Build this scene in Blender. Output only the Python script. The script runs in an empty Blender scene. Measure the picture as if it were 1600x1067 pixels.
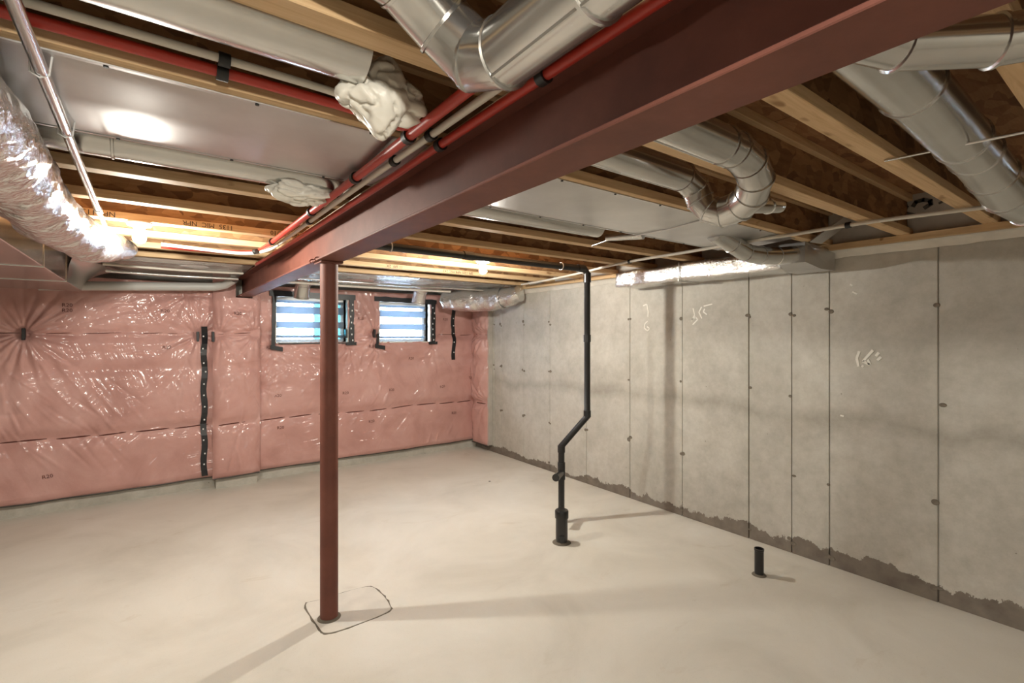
import bpy, bmesh, math, random
from mathutils import Vector, noise

scene = bpy.context.scene
COL = scene.collection
random.seed(7)

# ------------------------------------------------------------------ camera
F, YAW, HZ, CAMH = 768.0, math.radians(36.3), 525.0, 1.55      # focal length in pixels, yaw, horizon row, eye height
cam = bpy.data.objects.new('camera', bpy.data.cameras.new('camera'))
COL.objects.link(cam)
cam.data.sensor_width = 36.0
cam.data.lens = 36.0 * F / 1600.0
cam.data.shift_y = -(533.5 - HZ) / 1600.0
cam.data.clip_start = 0.02
cam.location = (0, 0, CAMH)
cam.rotation_euler = (math.radians(90), 0, -YAW)
scene.camera = cam

# ------------------------------------------------------------------ world, exposure
world = bpy.data.worlds.new('world'); scene.world = world
world.use_nodes = True
wb = world.node_tree.nodes['Background']
wb.inputs[0].default_value = (0.70, 0.86, 1.0, 1)
wb.inputs[1].default_value = 55.0
vs = scene.view_settings
vs.view_transform = 'Standard'; vs.look = 'None'; vs.gamma = 1.0; vs.use_curve_mapping = False
vs.exposure = 0.0
BULB = 2500.0
BULB_COL = (1.0, 0.95, 0.84)
scene.cycles.max_bounces = 10
scene.cycles.diffuse_bounces = 6
scene.cycles.sample_clamp_indirect = 8.0

# ------------------------------------------------------------------ pixel -> place
_s, _c = math.sin(YAW), math.cos(YAW)
def W(u, v, x=None, y=None, z=None):
    a, b = (u - 800) / F, (HZ - v) / F
    d = Vector((_s + _c * a, _c - _s * a, b))
    t = x / d.x if x is not None else y / d.y if y is not None else (z - CAMH) / d.z
    return Vector((d.x * t, d.y * t, CAMH + d.z * t))

# ------------------------------------------------------------------ materials
def new_mat(name):
    m = bpy.data.materials.new(name); m.use_nodes = True
    nt = m.node_tree
    return m, nt, nt.nodes['Principled BSDF']
def nd(nt, kind, **kw):
    n = nt.nodes.new(kind)
    for k, v in kw.items():
        if k in n.inputs: n.inputs[k].default_value = v
        else: setattr(n, k, v)
    return n
def coords(nt, scale=(1, 1, 1)):
    tc = nd(nt, 'ShaderNodeTexCoord'); mp = nd(nt, 'ShaderNodeMapping')
    mp.inputs['Scale'].default_value = scale
    nt.links.new(tc.outputs['Object'], mp.inputs[0])
    return mp.outputs[0]
def noise_n(nt, vec, scale, detail=5, rough=.55, dist=0, kind=None):
    n = nd(nt, 'ShaderNodeTexNoise')
    if kind: n.noise_type = kind
    n.inputs['Scale'].default_value = scale; n.inputs['Detail'].default_value = detail
    n.inputs['Roughness'].default_value = rough; n.inputs['Distortion'].default_value = dist
    nt.links.new(vec, n.inputs['Vector'])
    return n.outputs['Fac']
def ramp(nt, fac, stops):
    r = nd(nt, 'ShaderNodeValToRGB'); e = r.color_ramp.elements
    while len(e) > 1: e.remove(e[-1])
    for i, (p, c) in enumerate(stops):
        el = e[0] if i == 0 else e.new(p)
        el.position = p; el.color = (*c, 1) if len(c) == 3 else c
    nt.links.new(fac, r.inputs[0])
    return r.outputs[0]
def mix(nt, fac, a, b, mode='MIX'):
    m = nd(nt, 'ShaderNodeMix'); m.data_type = 'RGBA'; m.blend_type = mode
    for sock, val in ((m.inputs[0], fac), (m.inputs[6], a), (m.inputs[7], b)):
        if hasattr(val, 'is_linked'): nt.links.new(val, sock)
        elif isinstance(val, (int, float)): sock.default_value = val
        else: sock.default_value = (*val, 1)
    return m.outputs[2]
def bump(nt, h, strength=.3, dist=.01):
    b = nd(nt, 'ShaderNodeBump'); b.inputs['Strength'].default_value = strength; b.inputs['Distance'].default_value = dist
    nt.links.new(h, b.inputs['Height'])
    return b.outputs[0]
def math_n(nt, op, a, b=None, c=None):
    m = nd(nt, 'ShaderNodeMath'); m.operation = op
    for i, val in enumerate((a, b, c)):
        if val is None: continue
        if hasattr(val, 'is_linked'): nt.links.new(val, m.inputs[i])
        else: m.inputs[i].default_value = val
    return m.outputs[0]

def plain(name, col, rough=.5, metal=0.0, spec=.5, var=0.0, coat=0.0):
    m, nt, p = new_mat(name)
    p.inputs['Base Color'].default_value = (*col, 1); p.inputs['Roughness'].default_value = rough
    p.inputs['Metallic'].default_value = metal; p.inputs['Specular IOR Level'].default_value = spec
    p.inputs['Coat Weight'].default_value = coat
    if var:
        f = noise_n(nt, coords(nt), 9, 6)
        nt.links.new(ramp(nt, f, [(.3, tuple(k * (1 - var) for k in col)), (.7, tuple(min(1, k * (1 + var)) for k in col))]), p.inputs['Base Color'])
    return m

def floor_mat():
    m, nt, p = new_mat('slab_concrete')
    v = coords(nt)
    base = ramp(nt, noise_n(nt, v, 1.3, 8, .6, .6), [(.30, (.62, .59, .52)), (.5, (.71, .68, .61)), (.72, (.78, .755, .69))])
    stain = ramp(nt, noise_n(nt, coords(nt, (.8, 1.6, 1)), 2.1, 9, .68, 1.2), [(.60, (1, 1, 1)), (.75, (.87, .845, .80))])
    col = mix(nt, 1.0, base, stain, 'MULTIPLY')
    speck = ramp(nt, noise_n(nt, v, 150, 3, .6), [(.27, (.88, .87, .84)), (.40, (1, 1, 1))])
    col = mix(nt, 1.0, col, speck, 'MULTIPLY')
    nt.links.new(col, p.inputs['Base Color'])
    nt.links.new(bump(nt, noise_n(nt, v, 28, 8, .65), .18, .004), p.inputs['Normal'])
    p.inputs['Roughness'].default_value = .62
    p.inputs['Specular IOR Level'].default_value = .35
    return m
def wall_mat(name, damp=True):
    m, nt, p = new_mat(name)
    v = coords(nt)
    col = ramp(nt, noise_n(nt, v, 1.5, 7, .6, .5), [(.3, (.45, .43, .385)), (.5, (.525, .505, .455)), (.7, (.59, .57, .52))])
    fine = ramp(nt, noise_n(nt, v, 11, 9, .75), [(.3, (.80, .79, .77)), (.62, (1, 1, 1))])
    col = mix(nt, 1.0, col, fine, 'MULTIPLY')
    pits = ramp(nt, noise_n(nt, v, 26, 2, .5), [(.20, (.45, .42, .38)), (.25, (1, 1, 1))])
    col = mix(nt, 1.0, col, pits, 'MULTIPLY')
    sep = nd(nt, 'ShaderNodeSeparateXYZ'); nt.links.new(v, sep.inputs[0])
    z = sep.outputs[2]
    # pour line across the wall, about 0.95 m up
    wob = math_n(nt, 'MULTIPLY_ADD', noise_n(nt, coords(nt, (1, 1, .15)), 1.1, 5, .6), .34, -.17)
    zl = math_n(nt, 'ADD', z, wob)
    dl = math_n(nt, 'ABSOLUTE', math_n(nt, 'SUBTRACT', zl, .98))
    line = ramp(nt, dl, [(.0, (.80, .79, .77)), (.035, (.88, .87, .86)), (.09, (1, 1, 1))])
    col = mix(nt, 1.0, col, line, 'MULTIPLY')
    if damp:   # bare dark concrete left along the foot of the wall
        lift = math_n(nt, 'MINIMUM', math_n(nt, 'MAXIMUM', math_n(nt, 'MULTIPLY_ADD', sep.outputs[1], -.03, .066), 0.0), .06)
        h = math_n(nt, 'ADD', lift, math_n(nt, 'MULTIPLY_ADD', noise_n(nt, coords(nt, (1, 1, .8)), 3.2, 10, .72), .36, -.105))
        f = math_n(nt, 'GREATER_THAN', h, z)
        dark = ramp(nt, noise_n(nt, v, 9, 5), [(.3, (.15, .125, .105)), (.7, (.235, .205, .17))])
        col = mix(nt, f, col, dark)
    nt.links.new(col, p.inputs['Base Color'])
    nt.links.new(bump(nt, noise_n(nt, v, 20, 8, .65), .25, .004), p.inputs['Normal'])
    p.inputs['Roughness'].default_value = .8
    p.inputs['Specular IOR Level'].default_value = .25
    return m
def wood_mat(name, a, b, c, along=(1.2, 22, 22)):
    m, nt, p = new_mat(name)
    v = coords(nt, along)
    col = ramp(nt, noise_n(nt, v, 1.6, 6, .6, 1.5), [(.28, a), (.5, b), (.72, c)])
    knots = ramp(nt, noise_n(nt, coords(nt, (3, 9, 9)), 1.7, 2, .5), [(.25, (.5, .42, .34)), (.32, (1, 1, 1))])
    col = mix(nt, 1.0, col, knots, 'MULTIPLY')
    nt.links.new(col, p.inputs['Base Color']); p.inputs['Roughness'].default_value = .65
    p.inputs['Specular IOR Level'].default_value = .3
    return m
def osb_mat(name, a, b, c, scale=(14, 30, 22)):
    m, nt, p = new_mat(name)
    vo = nd(nt, 'ShaderNodeTexVoronoi'); vo.inputs['Scale'].default_value = 1.0
    vo.inputs['Randomness'].default_value = 1.0
    v = coords(nt, scale)
    add = nd(nt, 'ShaderNodeVectorMath'); add.operation = 'ADD'
    nn = nd(nt, 'ShaderNodeTexNoise'); nn.inputs['Scale'].default_value = .6; nt.links.new(v, nn.inputs['Vector'])
    nt.links.new(v, add.inputs[0]); nt.links.new(nn.outputs['Color'], add.inputs[1])
    nt.links.new(add.outputs[0], vo.inputs['Vector'])
    sep = nd(nt, 'ShaderNodeSeparateXYZ'); nt.links.new(vo.outputs['Color'], sep.inputs[0])
    col = ramp(nt, sep.outputs[0], [(.0, a), (.5, b), (1, c)])
    gr = ramp(nt, noise_n(nt, coords(nt, (4, 30, 30)), 2, 6, .7), [(.3, (.72, .66, .6)), (.65, (1, 1, 1))])
    nt.links.new(mix(nt, 1.0, col, gr, 'MULTIPLY'), p.inputs['Base Color'])
    p.inputs['Roughness'].default_value = .7; p.inputs['Specular IOR Level'].default_value = .25
    return m
def galv_mat(name, col=(.62, .62, .605), rough=.20, bstr=.02, scale=4.0):
    m, nt, p = new_mat(name)
    v = coords(nt)
    nt.links.new(ramp(nt, noise_n(nt, v, 6, 6, .6), [(.3, tuple(k * .92 for k in col)), (.7, tuple(min(1, k * 1.06) for k in col))]), p.inputs['Base Color'])
    p.inputs['Metallic'].default_value = .94
    nt.links.new(math_n(nt, 'MULTIPLY_ADD', noise_n(nt, v, 3, 3), .10, rough - .05), p.inputs['Roughness'])
    nt.links.new(bump(nt, noise_n(nt, v, scale, 3, .5), bstr, .05), p.inputs['Normal'])
    return m
def foil_mat(name):
    m, nt, p = new_mat(name)
    v = coords(nt)
    p.inputs['Base Color'].default_value = (.80, .80, .79, 1)
    p.inputs['Metallic'].default_value = .95; p.inputs['Roughness'].default_value = .16
    h = math_n(nt, 'ADD', noise_n(nt, v, 22, 4, .6, 1.0, 'RIDGED_MULTIFRACTAL'), noise_n(nt, v, 60, 4, .6))
    nt.links.new(bump(nt, h, .55, .012), p.inputs['Normal'])
    return m
def pink_mat():
    m, nt, p = new_mat('pink_insulation_under_poly')
    v = coords(nt)
    col = ramp(nt, noise_n(nt, v, 2.2, 6, .6, .5), [(.3, (.45, .235, .21)), (.5, (.545, .30, .27)), (.72, (.61, .365, .335))])
    nt.links.new(col, p.inputs['Base Color'])
    p.inputs['Roughness'].default_value = .6; p.inputs['Specular IOR Level'].default_value = .2
    p.inputs['Coat Weight'].default_value = .9; p.inputs['Coat Roughness'].default_value = .17; p.inputs['Coat IOR'].default_value = 1.5
    def creases(rot, sc):
        v1 = coords(nt); mp = nd(nt, 'ShaderNodeMapping'); mp.inputs['Rotation'].default_value = (0, math.radians(rot), 0)
        nt.links.new(v1, mp.inputs[0])
        mp2 = nd(nt, 'ShaderNodeMapping'); mp2.inputs['Scale'].default_value = sc; nt.links.new(mp.outputs[0], mp2.inputs[0])
        return noise_n(nt, mp2.outputs[0], 1.0, 1.2, .4, .35)
    ha, hb, hc = creases(6, (1.8, 1.8, 30)), creases(46, (1.6, 1.6, 22)), creases(-66, (2.2, 2.2, 22))
    m1 = ramp(nt, noise_n(nt, v, 1.7, 2, .5), [(.42, (0, 0, 0)), (.52, (1, 1, 1))])
    m2 = ramp(nt, noise_n(nt, coords(nt, (1.3, 1.3, 1.3)), 1.9, 2, .5), [(.48, (0, 0, 0)), (.58, (1, 1, 1))])
    hh = mix(nt, m2, mix(nt, m1, ha, hb), hc)
    nt.links.new(bump(nt, hh, .8, .035), p.inputs['Coat Normal'])
    nt.links.new(bump(nt, noise_n(nt, v, 12, 6, .6), .3, .01), p.inputs['Normal'])
    return m
def steel_mat():
    m, nt, p = new_mat('red_oxide_primer')
    v = coords(nt)
    nt.links.new(ramp(nt, noise_n(nt, v, 4, 8, .65), [(.3, (.130, .048, .036)), (.55, (.175, .064, .046)), (.75, (.215, .085, .062))]), p.inputs['Base Color'])
    nt.links.new(bump(nt, noise_n(nt, v, 60, 5), .12, .003), p.inputs['Normal'])
    p.inputs['Roughness'].default_value = .60; p.inputs['Specular IOR Level'].default_value = .3
    return m
def mixed_shader(name, parts):
    """parts: a transparent share mixed with a second shader"""
    m = bpy.data.materials.new(name); m.use_nodes = True
    nt = m.node_tree; nt.nodes.clear()
    out = nd(nt, 'ShaderNodeOutputMaterial')
    fac, ca, kind, cb = parts
    ms = nd(nt, 'ShaderNodeMixShader'); ms.inputs[0].default_value = fac
    a = nd(nt, 'ShaderNodeBsdfTransparent' if kind != 'fabric' else 'ShaderNodeBsdfTranslucent'); a.inputs[0].default_value = (*ca, 1)
    b = nd(nt, 'ShaderNodeBsdfGlossy' if kind == 'glass' else 'ShaderNodeBsdfDiffuse'); b.inputs[0].default_value = (*cb, 1)
    if kind == 'glass': b.inputs['Roughness'].default_value = .02
    nt.links.new(a.outputs[0], ms.inputs[1]); nt.links.new(b.outputs[0], ms.inputs[2]); nt.links.new(ms.outputs[0], out.inputs[0])
    return m

M = dict(
    floor=floor_mat(), wall=wall_mat('poured_concrete'), wall_plain=wall_mat('poured_concrete_plain', False),
    flange=wood_mat('spruce_flange', (.46, .30, .155), (.58, .40, .225), (.66, .48, .285)),
    sill=wood_mat('spruce_plate', (.44, .29, .15), (.55, .38, .21), (.62, .45, .26), (22, 1.2, 22)),
    web=osb_mat('osb_web', (.17, .088, .042), (.27, .148, .068), (.38, .22, .105)),
    subfloor=osb_mat('osb_subfloor', (.20, .095, .042), (.29, .145, .064), (.38, .205, .095), (9, 22, 9)),
    galv=galv_mat('galvanised_steel'), galv_d=galv_mat('galvanised_sheet_flat', (.56, .56, .56), .36, .03, 1.2),
    foil=foil_mat('aluminium_foil'), pink=pink_mat(), steel=steel_mat(),
    chrome=plain('bright_steel_pipe', (.62, .62, .62), .2, 1.0),
    tape=plain('black_tape', (.012, .013, .016), .38), abs=plain('black_abs_plastic', (.012, .012, .013), .28, coat=.2),
    red=plain('red_pex', (.42, .035, .022), .35), white=plain('white_pex', (.62, .58, .51), .4),
    clip=plain('black_clip', (.01, .01, .01), .5), tan=plain('tan_cable_sheath', (.60, .47, .30), .5),
    bag=plain('cream_crumpled_plastic', (.78, .75, .67), .38, var=.08, coat=.3),
    grey=plain('grey_plastic_pipe', (.50, .50, .48), .35), polygrey=plain('grey_poly_sheet', (.38, .36, .33), .25, var=.15, coat=.5),
    porcelain=plain('white_porcelain', (.82, .80, .76), .25), vinyl=plain('white_vinyl', (.80, .82, .84), .35),
    chalk=plain('white_chalk', (.80, .78, .72), .9), ink=plain('black_ink', (.03, .02, .015), .7),
    pinkink=plain('dark_red_print', (.14, .045, .035), .7), foldshade=plain('painted_fold_shadow', (.10, .03, .022), .9),
    tie=plain('tie_rust_stain', (.17, .145, .115), .9, var=.3), hem=plain('dark_poly_edge', (.055, .048, .04), .5),
    staple=plain('bright_staple', (.75, .75, .75), .3), polywhite=plain('white_poly_flap', (.66, .63, .57), .45, var=.1),
    wrapboard=plain('grey_house_wrap', (.46, .43, .39), .6, var=.12), wrapink=plain('dark_grey_print', (.10, .095, .085), .7),
    gap=plain('dirt_joint', (.16, .14, .11), .95, var=.3), patch=plain('grout_patch', (.66, .63, .57), .7, var=.07),
    blind=mixed_shader('blind_opaque_fabric', (.30, (.20, .235, .28), 'fabric', (.45, .47, .50))),
    sheer=mixed_shader('blind_sheer_fabric', (.15, (.95, .97, 1), 'sheer', (.85, .85, .85))),
    glass=mixed_shader('clear_glass', (.06, (.95, .97, .98), 'glass', (1, 1, 1))),
    tint=mixed_shader('cyan_glass', (.06, (.11, .27, .29), 'glass', (1, 1, 1))),
)
mb, nt, p = new_mat('lit_bulb')
p.inputs['Base Color'].default_value = (1, 1, 1, 1)
p.inputs['Emission Color'].default_value = (*BULB_COL, 1); p.inputs['Emission Strength'].default_value = BULB
M['bulb'] = mb

# ------------------------------------------------------------------ builders
def tag(o, label=None, cat=None, group=None, kind=None):
    for k, v in (('label', label), ('category', cat), ('group', group), ('kind', kind)):
        if v: o[k] = v
    return o
def link(o, parent=None):
    COL.objects.link(o)
    if parent is not None:
        o.parent = parent
        o.location = o.location - origin(parent)
    return o
def origin(o):
    v = Vector(o.location)
    while o.parent: o = o.parent; v += o.location
    return v
def empty(name, loc=(0, 0, 0)):
    o = bpy.data.objects.new(name, None); o.location = loc; o.empty_display_size = .05
    return link(o)
def mesh(name, verts, faces, mat, parent=None, smooth=False, angle=40):
    me = bpy.data.meshes.new(name); me.from_pydata([tuple(v) for v in verts], [], faces); me.update()
    if smooth:
        me.polygons.foreach_set('use_smooth', [True] * len(me.polygons))
        me.set_sharp_from_angle(angle=math.radians(angle))
    me.materials.append(M[mat] if isinstance(mat, str) else mat)
    return link(bpy.data.objects.new(name, me), parent)
def box_geo(a, b, bev=0.0):
    bm = bmesh.new(); bmesh.ops.create_cube(bm, size=1)
    for v in bm.verts:
        v.co = Vector(((a[i] + b[i]) / 2 + v.co[i] * (b[i] - a[i]) for i in range(3)))
    if bev: bmesh.ops.bevel(bm, geom=bm.edges[:], offset=bev, segments=1, affect='EDGES', profile=.5)
    bm.verts.ensure_lookup_table(); bm.verts.index_update()
    vs_ = [v.co.copy() for v in bm.verts]; fs = [[v.index for v in f.verts] for f in bm.faces]
    bm.free(); return vs_, fs
def box(name, a, b, mat, parent=None, bev=0.0):
    return mesh(name, *box_geo(a, b, bev), mat, parent)
def join(*geos):
    V, Fa = [], []
    for v, f in geos:
        n = len(V); V += list(v); Fa += [[i + n for i in q] for q in f]
    return V, Fa
def tube_geo(pts, r, n=16, caps=True):
    """mitred tube swept along a polyline; r is one radius or one per point"""
    P = [Vector(p) for p in pts]; k = len(P)
    rr = [r] * k if isinstance(r, (int, float)) else list(r)
    T = [(P[i + 1] - P[i]).normalized() for i in range(k - 1)]
    up = Vector((0, 0, 1)) if abs(T[0].z) < .9 else Vector((0, 1, 0))
    e1 = T[0].cross(up).normalized(); e2 = e1.cross(T[0])
    ring = [e1 * math.cos(2 * math.pi * j / n) + e2 * math.sin(2 * math.pi * j / n) for j in range(n)]
    V, Fa = [], []
    for i in range(k):
        if i:
            tin = T[i - 1]; nb = (tin + (T[i] if i < k - 1 else tin)).normalized()
            ring = [o - tin * (o.dot(nb) / max(.2, tin.dot(nb))) for o in ring]
        V += [P[i] + o * rr[i] for o in ring]
    for i in range(k - 1):
        for j in range(n):
            a, b = i * n + j, i * n + (j + 1) % n
            Fa.append([a, a + n, b + n, b])
    if caps: Fa += [list(range(n)), list(range((k - 1) * n, k * n))[::-1]]
    return V, Fa
def tube(name, pts, r, mat, parent=None, n=16, caps=True, angle=50):
    return mesh(name, *tube_geo(pts, r, n, caps), mat, parent, True, angle)
def smooth_path(pts, m=6):
    P = [Vector(p) for p in pts]; out = []
    for i in range(len(P) - 1):
        p0, p1, p2, p3 = P[max(i - 1, 0)], P[i], P[i + 1], P[min(i + 2, len(P) - 1)]
        for q in range(m):
            t = q / m
            out.append(.5 * ((2 * p1) + (p2 - p0) * t + (2 * p0 - 5 * p1 + 4 * p2 - p3) * t * t + (3 * p1 - p0 - 3 * p2 + p3) * t ** 3))
    return out + [P[-1]]
def lathe_geo(prof, c, n=24):
    V = [Vector((c[0] + r * math.cos(2 * math.pi * j / n), c[1] + r * math.sin(2 * math.pi * j / n), c[2] + z)) for r, z in prof for j in range(n)]
    Fa = [[i * n + j, i * n + (j + 1) % n, (i + 1) * n + (j + 1) % n, (i + 1) * n + j] for i in range(len(prof) - 1) for j in range(n)]
    return V, Fa
def text_mesh(name, body, size, mat, parent, place, extrude=.0005):
    """place: function (x, y, z) of flat text -> world"""
    cu = bpy.data.curves.new('t', 'FONT'); cu.body = body; cu.size = size; cu.extrude = extrude; cu.resolution_u = 2
    cu.align_x = 'CENTER'; cu.align_y = 'CENTER'
    ob = bpy.data.objects.new('t', cu); COL.objects.link(ob)
    dg = bpy.context.evaluated_depsgraph_get(); me0 = ob.evaluated_get(dg).to_mesh()
    V = [place(*v.co) for v in me0.vertices]; Fa = [list(q.vertices) for q in me0.polygons]
    ob.evaluated_get(dg).to_mesh_clear(); bpy.data.objects.remove(ob); bpy.data.curves.remove(cu)
    return mesh(name, V, Fa, mat, parent)
def ring_at(name, p, t, r, parent, mat='galv', w=.010, n=24):
    p, t = Vector(p), Vector(t).normalized()
    return tube(name, [p - t * w / 2, p - t * w * .3, p + t * w * .3, p + t * w / 2], [r, r + .0045, r + .0045, r], mat, parent, n, False, 30)
def duct(name, label, pts, r, mat='galv', bands=(), cat='duct', group=None, n=28, seam=True):
    """round sheet-metal duct: body, raised band at the joints, lock seam"""
    P = [Vector(p) for p in pts]
    e = empty(name, P[0]); tag(e, label, cat, group)
    tube('pipe_body', P, r, mat, e, n, True, 25)
    for i in range(1, len(P) - 1):
        ring_at('seam_band', P[i], (P[i] - P[i - 1]).normalized() + (P[i + 1] - P[i]).normalized(), r, e, mat)
    for i, f in bands:
        ring_at('seam_band', P[i].lerp(P[i + 1], f), P[i + 1] - P[i], r, e, mat)
    if seam:
        L = max(range(len(P) - 1), key=lambda i: (P[i + 1] - P[i]).length)
        t = (P[L + 1] - P[L]).normalized(); side = t.cross(Vector((0, 0, 1))).normalized()
        o = (side * (-.5) + Vector((0, 0, -.86))) * (r + .0005)
        tube('lock_seam', [P[L] + o, P[L + 1] + o], .0035, mat, e, 6)
    return e
def pipe(name, label, pts, r, mat, cat='pipe', clips=(), n=12, group=None, curved=True):
    P = smooth_path(pts) if curved else [Vector(p) for p in pts]
    e = empty(name, P[0]); tag(e, label, cat, group)
    tube('pipe_body', P, r, mat, e, n)
    for i, f in clips:
        q = Vector(pts[i]).lerp(Vector(pts[i + 1]), f); t = (Vector(pts[i + 1]) - Vector(pts[i])).normalized()
        tube('pipe_clip', [q - t * .012, q + t * .012], r + .006, 'clip', e, 12)
    return e

# ------------------------------------------------------------------ dimensions
XL, XR, YN, YB = -2.7, 3.69, -2.0, 5.89       # inner faces of the four concrete walls
ZJ, ZSUB = 2.15, 2.391                        # underside of joists, underside of subfloor
ZC = 2.095                                    # top of concrete

# ------------------------------------------------------------------ floor
fl = box('floor', (XL - .2, YN - .2, -.12), (XR + .2, YB + .2, 0), 'floor')
tag(fl, 'pale beige trowelled concrete basement floor', 'floor', kind='structure')
# grout patch round the column foot: slab set in a dirty joint
corner = [W(477, 946, z=0), W(500, 937, z=0), W(572, 917, z=0), W(594, 926, z=0), W(609, 945, z=0), W(605, 957, z=0), W(545, 981, z=0), W(510, 990, z=0), W(497, 980, z=0)]
loop = []
for i in range(len(corner)):
    a, b, c, d = (corner[(i + k - 1) % len(corner)] for k in range(4))
    for q in range(6):
        t = q / 6
        loop.append(.5 * (2 * b + (c - a) * t + (2 * a - 5 * b + 4 * c - d) * t * t + (3 * b - a - 3 * c + d) * t ** 3))
cen = sum(loop, Vector()) / len(loop)
def slab(name, k, z, mat, jit=0.0):
    L = [cen + (q - cen) * (k + random.uniform(-jit, jit)) for q in loop]; n = len(L)
    V = [Vector((q.x, q.y, -.002)) for q in L] + [Vector((q.x, q.y, z)) for q in L]
    Fa = [[i, (i + 1) % n, n + (i + 1) % n, n + i] for i in range(n)] + [list(range(n, 2 * n))]
    return mesh(name, V, Fa, mat, fl)
slab('patch_joint', 1.03, .0008, 'gap', .022)
slab('grout_patch', .985, .003, 'patch')
dp = W(765, 752, z=0)
mesh('bolt_hole', *lathe_geo([(.0, .001), (.012, .001), (.014, -.001)], dp, 12), 'ink', fl)

# ------------------------------------------------------------------ right-hand concrete wall, panel by panel
wr = box('wall_right', (XR + .012, YN - .2, 0), (XR + .22, YB + .2, ZC), 'wall')
tag(wr, 'poured concrete foundation wall with vertical form joints', 'wall', kind='structure')
seams = [YB, 5.427, 5.264, 4.784, 4.291, 3.704, 3.121, 2.545, 1.96, 1.648, 1.405, .836, .23, -.38, -.99, -1.6, YN]
for i in range(len(seams) - 1):
    g = .0026 if seams[i] > 3 else .0036
    box('form_panel', (XR + random.uniform(-.0015, .0015), seams[i + 1] + g, 0), (XR + .016, seams[i] - g, ZC), 'wall', wr, .0015)
tiev, tief = lathe_geo([(.0, .0022), (.012, .0022), (.018, .0008), (.019, -.002)], (0, 0, 0), 10)
tme = bpy.data.meshes.new('tie_mark')
tme.from_pydata([(-v.z, v.x, v.y) for v in tiev], [], tief); tme.materials.append(M['tie'])
for y in seams[1:12]:
    for z in (.07, .56, 1.14, 1.71):
        for sgn in (-1, 1):
            if random.random() < .25: continue
            o = bpy.data.objects.new('tie_mark', tme)
            o.location = (XR - .001, y + sgn * random.uniform(.006, .022), z + random.uniform(-.03, .03))
            k = random.uniform(.55, 1.15); o.scale = (1, k, k * random.uniform(.6, 1))
            link(o, wr)
def chalk(strokes, w):
    V, Fa = [], []
    for st in strokes:
        P = [W(u, v, x=XR - .0025) for u, v in st]
        for a, b in zip(P[:-1], P[1:]):
            t = (b - a).normalized(); s_ = Vector((0, -t.z, t.y)) * w / 2; n = len(V); d = Vector((.004, 0, 0))
            V += [a - s_, a + s_, b + s_ * .8, b - s_ * .8, a - s_ + d, a + s_ + d, b + s_ + d, b - s_ + d]
            Fa += [[n + q for q in f] for f in ((0, 1, 2, 3), (4, 7, 6, 5), (0, 4, 5, 1), (1, 5, 6, 2), (2, 6, 7, 3), (3, 7, 4, 0))]
    return mesh('chalk_mark', V, Fa, 'chalk', wr)
z6 = lambda x, y: (1250 + x / 2.669, 380 + y / 2.669)
chalk([[z6(247, 450), z6(236, 480), z6(244, 514)], [z6(304, 446), z6(262, 492), z6(290, 506), z6(282, 485)], [z6(329, 456), z6(315, 470)], [z6(338, 474), z6(322, 488)], [z6(258, 510), z6(264, 516)]], .016)
z7 = lambda x, y: (960 + x / 6.67, 460 + y / 6.67)
chalk([[z7(298, 118), z7(338, 100), z7(352, 180), z7(348, 235)], [z7(345, 278), z7(318, 305), z7(312, 350), z7(342, 378), z7(370, 358), z7(340, 335)]], .012)
chalk([[z7(820, 145), z7(836, 215), z7(800, 280)], [z7(836, 225), z7(868, 260), z7(815, 315)], [z7(805, 262), z7(850, 235)], [z7(908, 130), z7(880, 185), z7(910, 250)], [z7(940, 150), z7(925, 180), z7(962, 210)], [z7(930, 122), z7(1018, 100)]], .011)
chalk([[z6(208, 172), z6(218, 176)], [z6(218, 202), z6(238, 212)], [z6(168, 718), z6(182, 722)]], .010)

for nm, a, b, lab in (('wall_left', (XL - .2, YN - .2, 0), (XL, YB + .2, ZC), 'plain concrete wall on the far side of the basement'),
                      ('wall_front', (XL - .2, YN - .2, 0), (XR + .2, YN, ZC), 'plain concrete wall behind the viewer')):
    tag(box(nm, a, b, 'wall_plain'), lab, 'wall', kind='structure')

# ------------------------------------------------------------------ back wall with two window openings
WIN = [(1.10, 1.87, 1.48, 1.985), (2.265, 2.945, 1.48, 1.975)]
parts = [box_geo((XL - .2, YB, 0), (XR + .2, YB + .22, 1.48)),
         box_geo((XL - .2, YB, 1.98), (XR + .2, YB + .22, ZC)),
         box_geo((XL - .2, YB, 1.48), (WIN[0][0], YB + .22, 1.98)),
         box_geo((WIN[0][1], YB, 1.48), (WIN[1][0], YB + .22, 1.98)),
         box_geo((WIN[1][1], YB, 1.48), (XR + .2, YB + .22, 1.98))]
tag(box('wall_pilaster', (.53, YB - .10, 0), (.905, YB, 1.93), 'wall_plain'), 'concrete pilaster under the beam end', 'wall', kind='structure')
tag(mesh('wall_back', *join(*parts), 'wall_plain'), 'concrete foundation wall with two window openings', 'wall', kind='structure')

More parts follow.
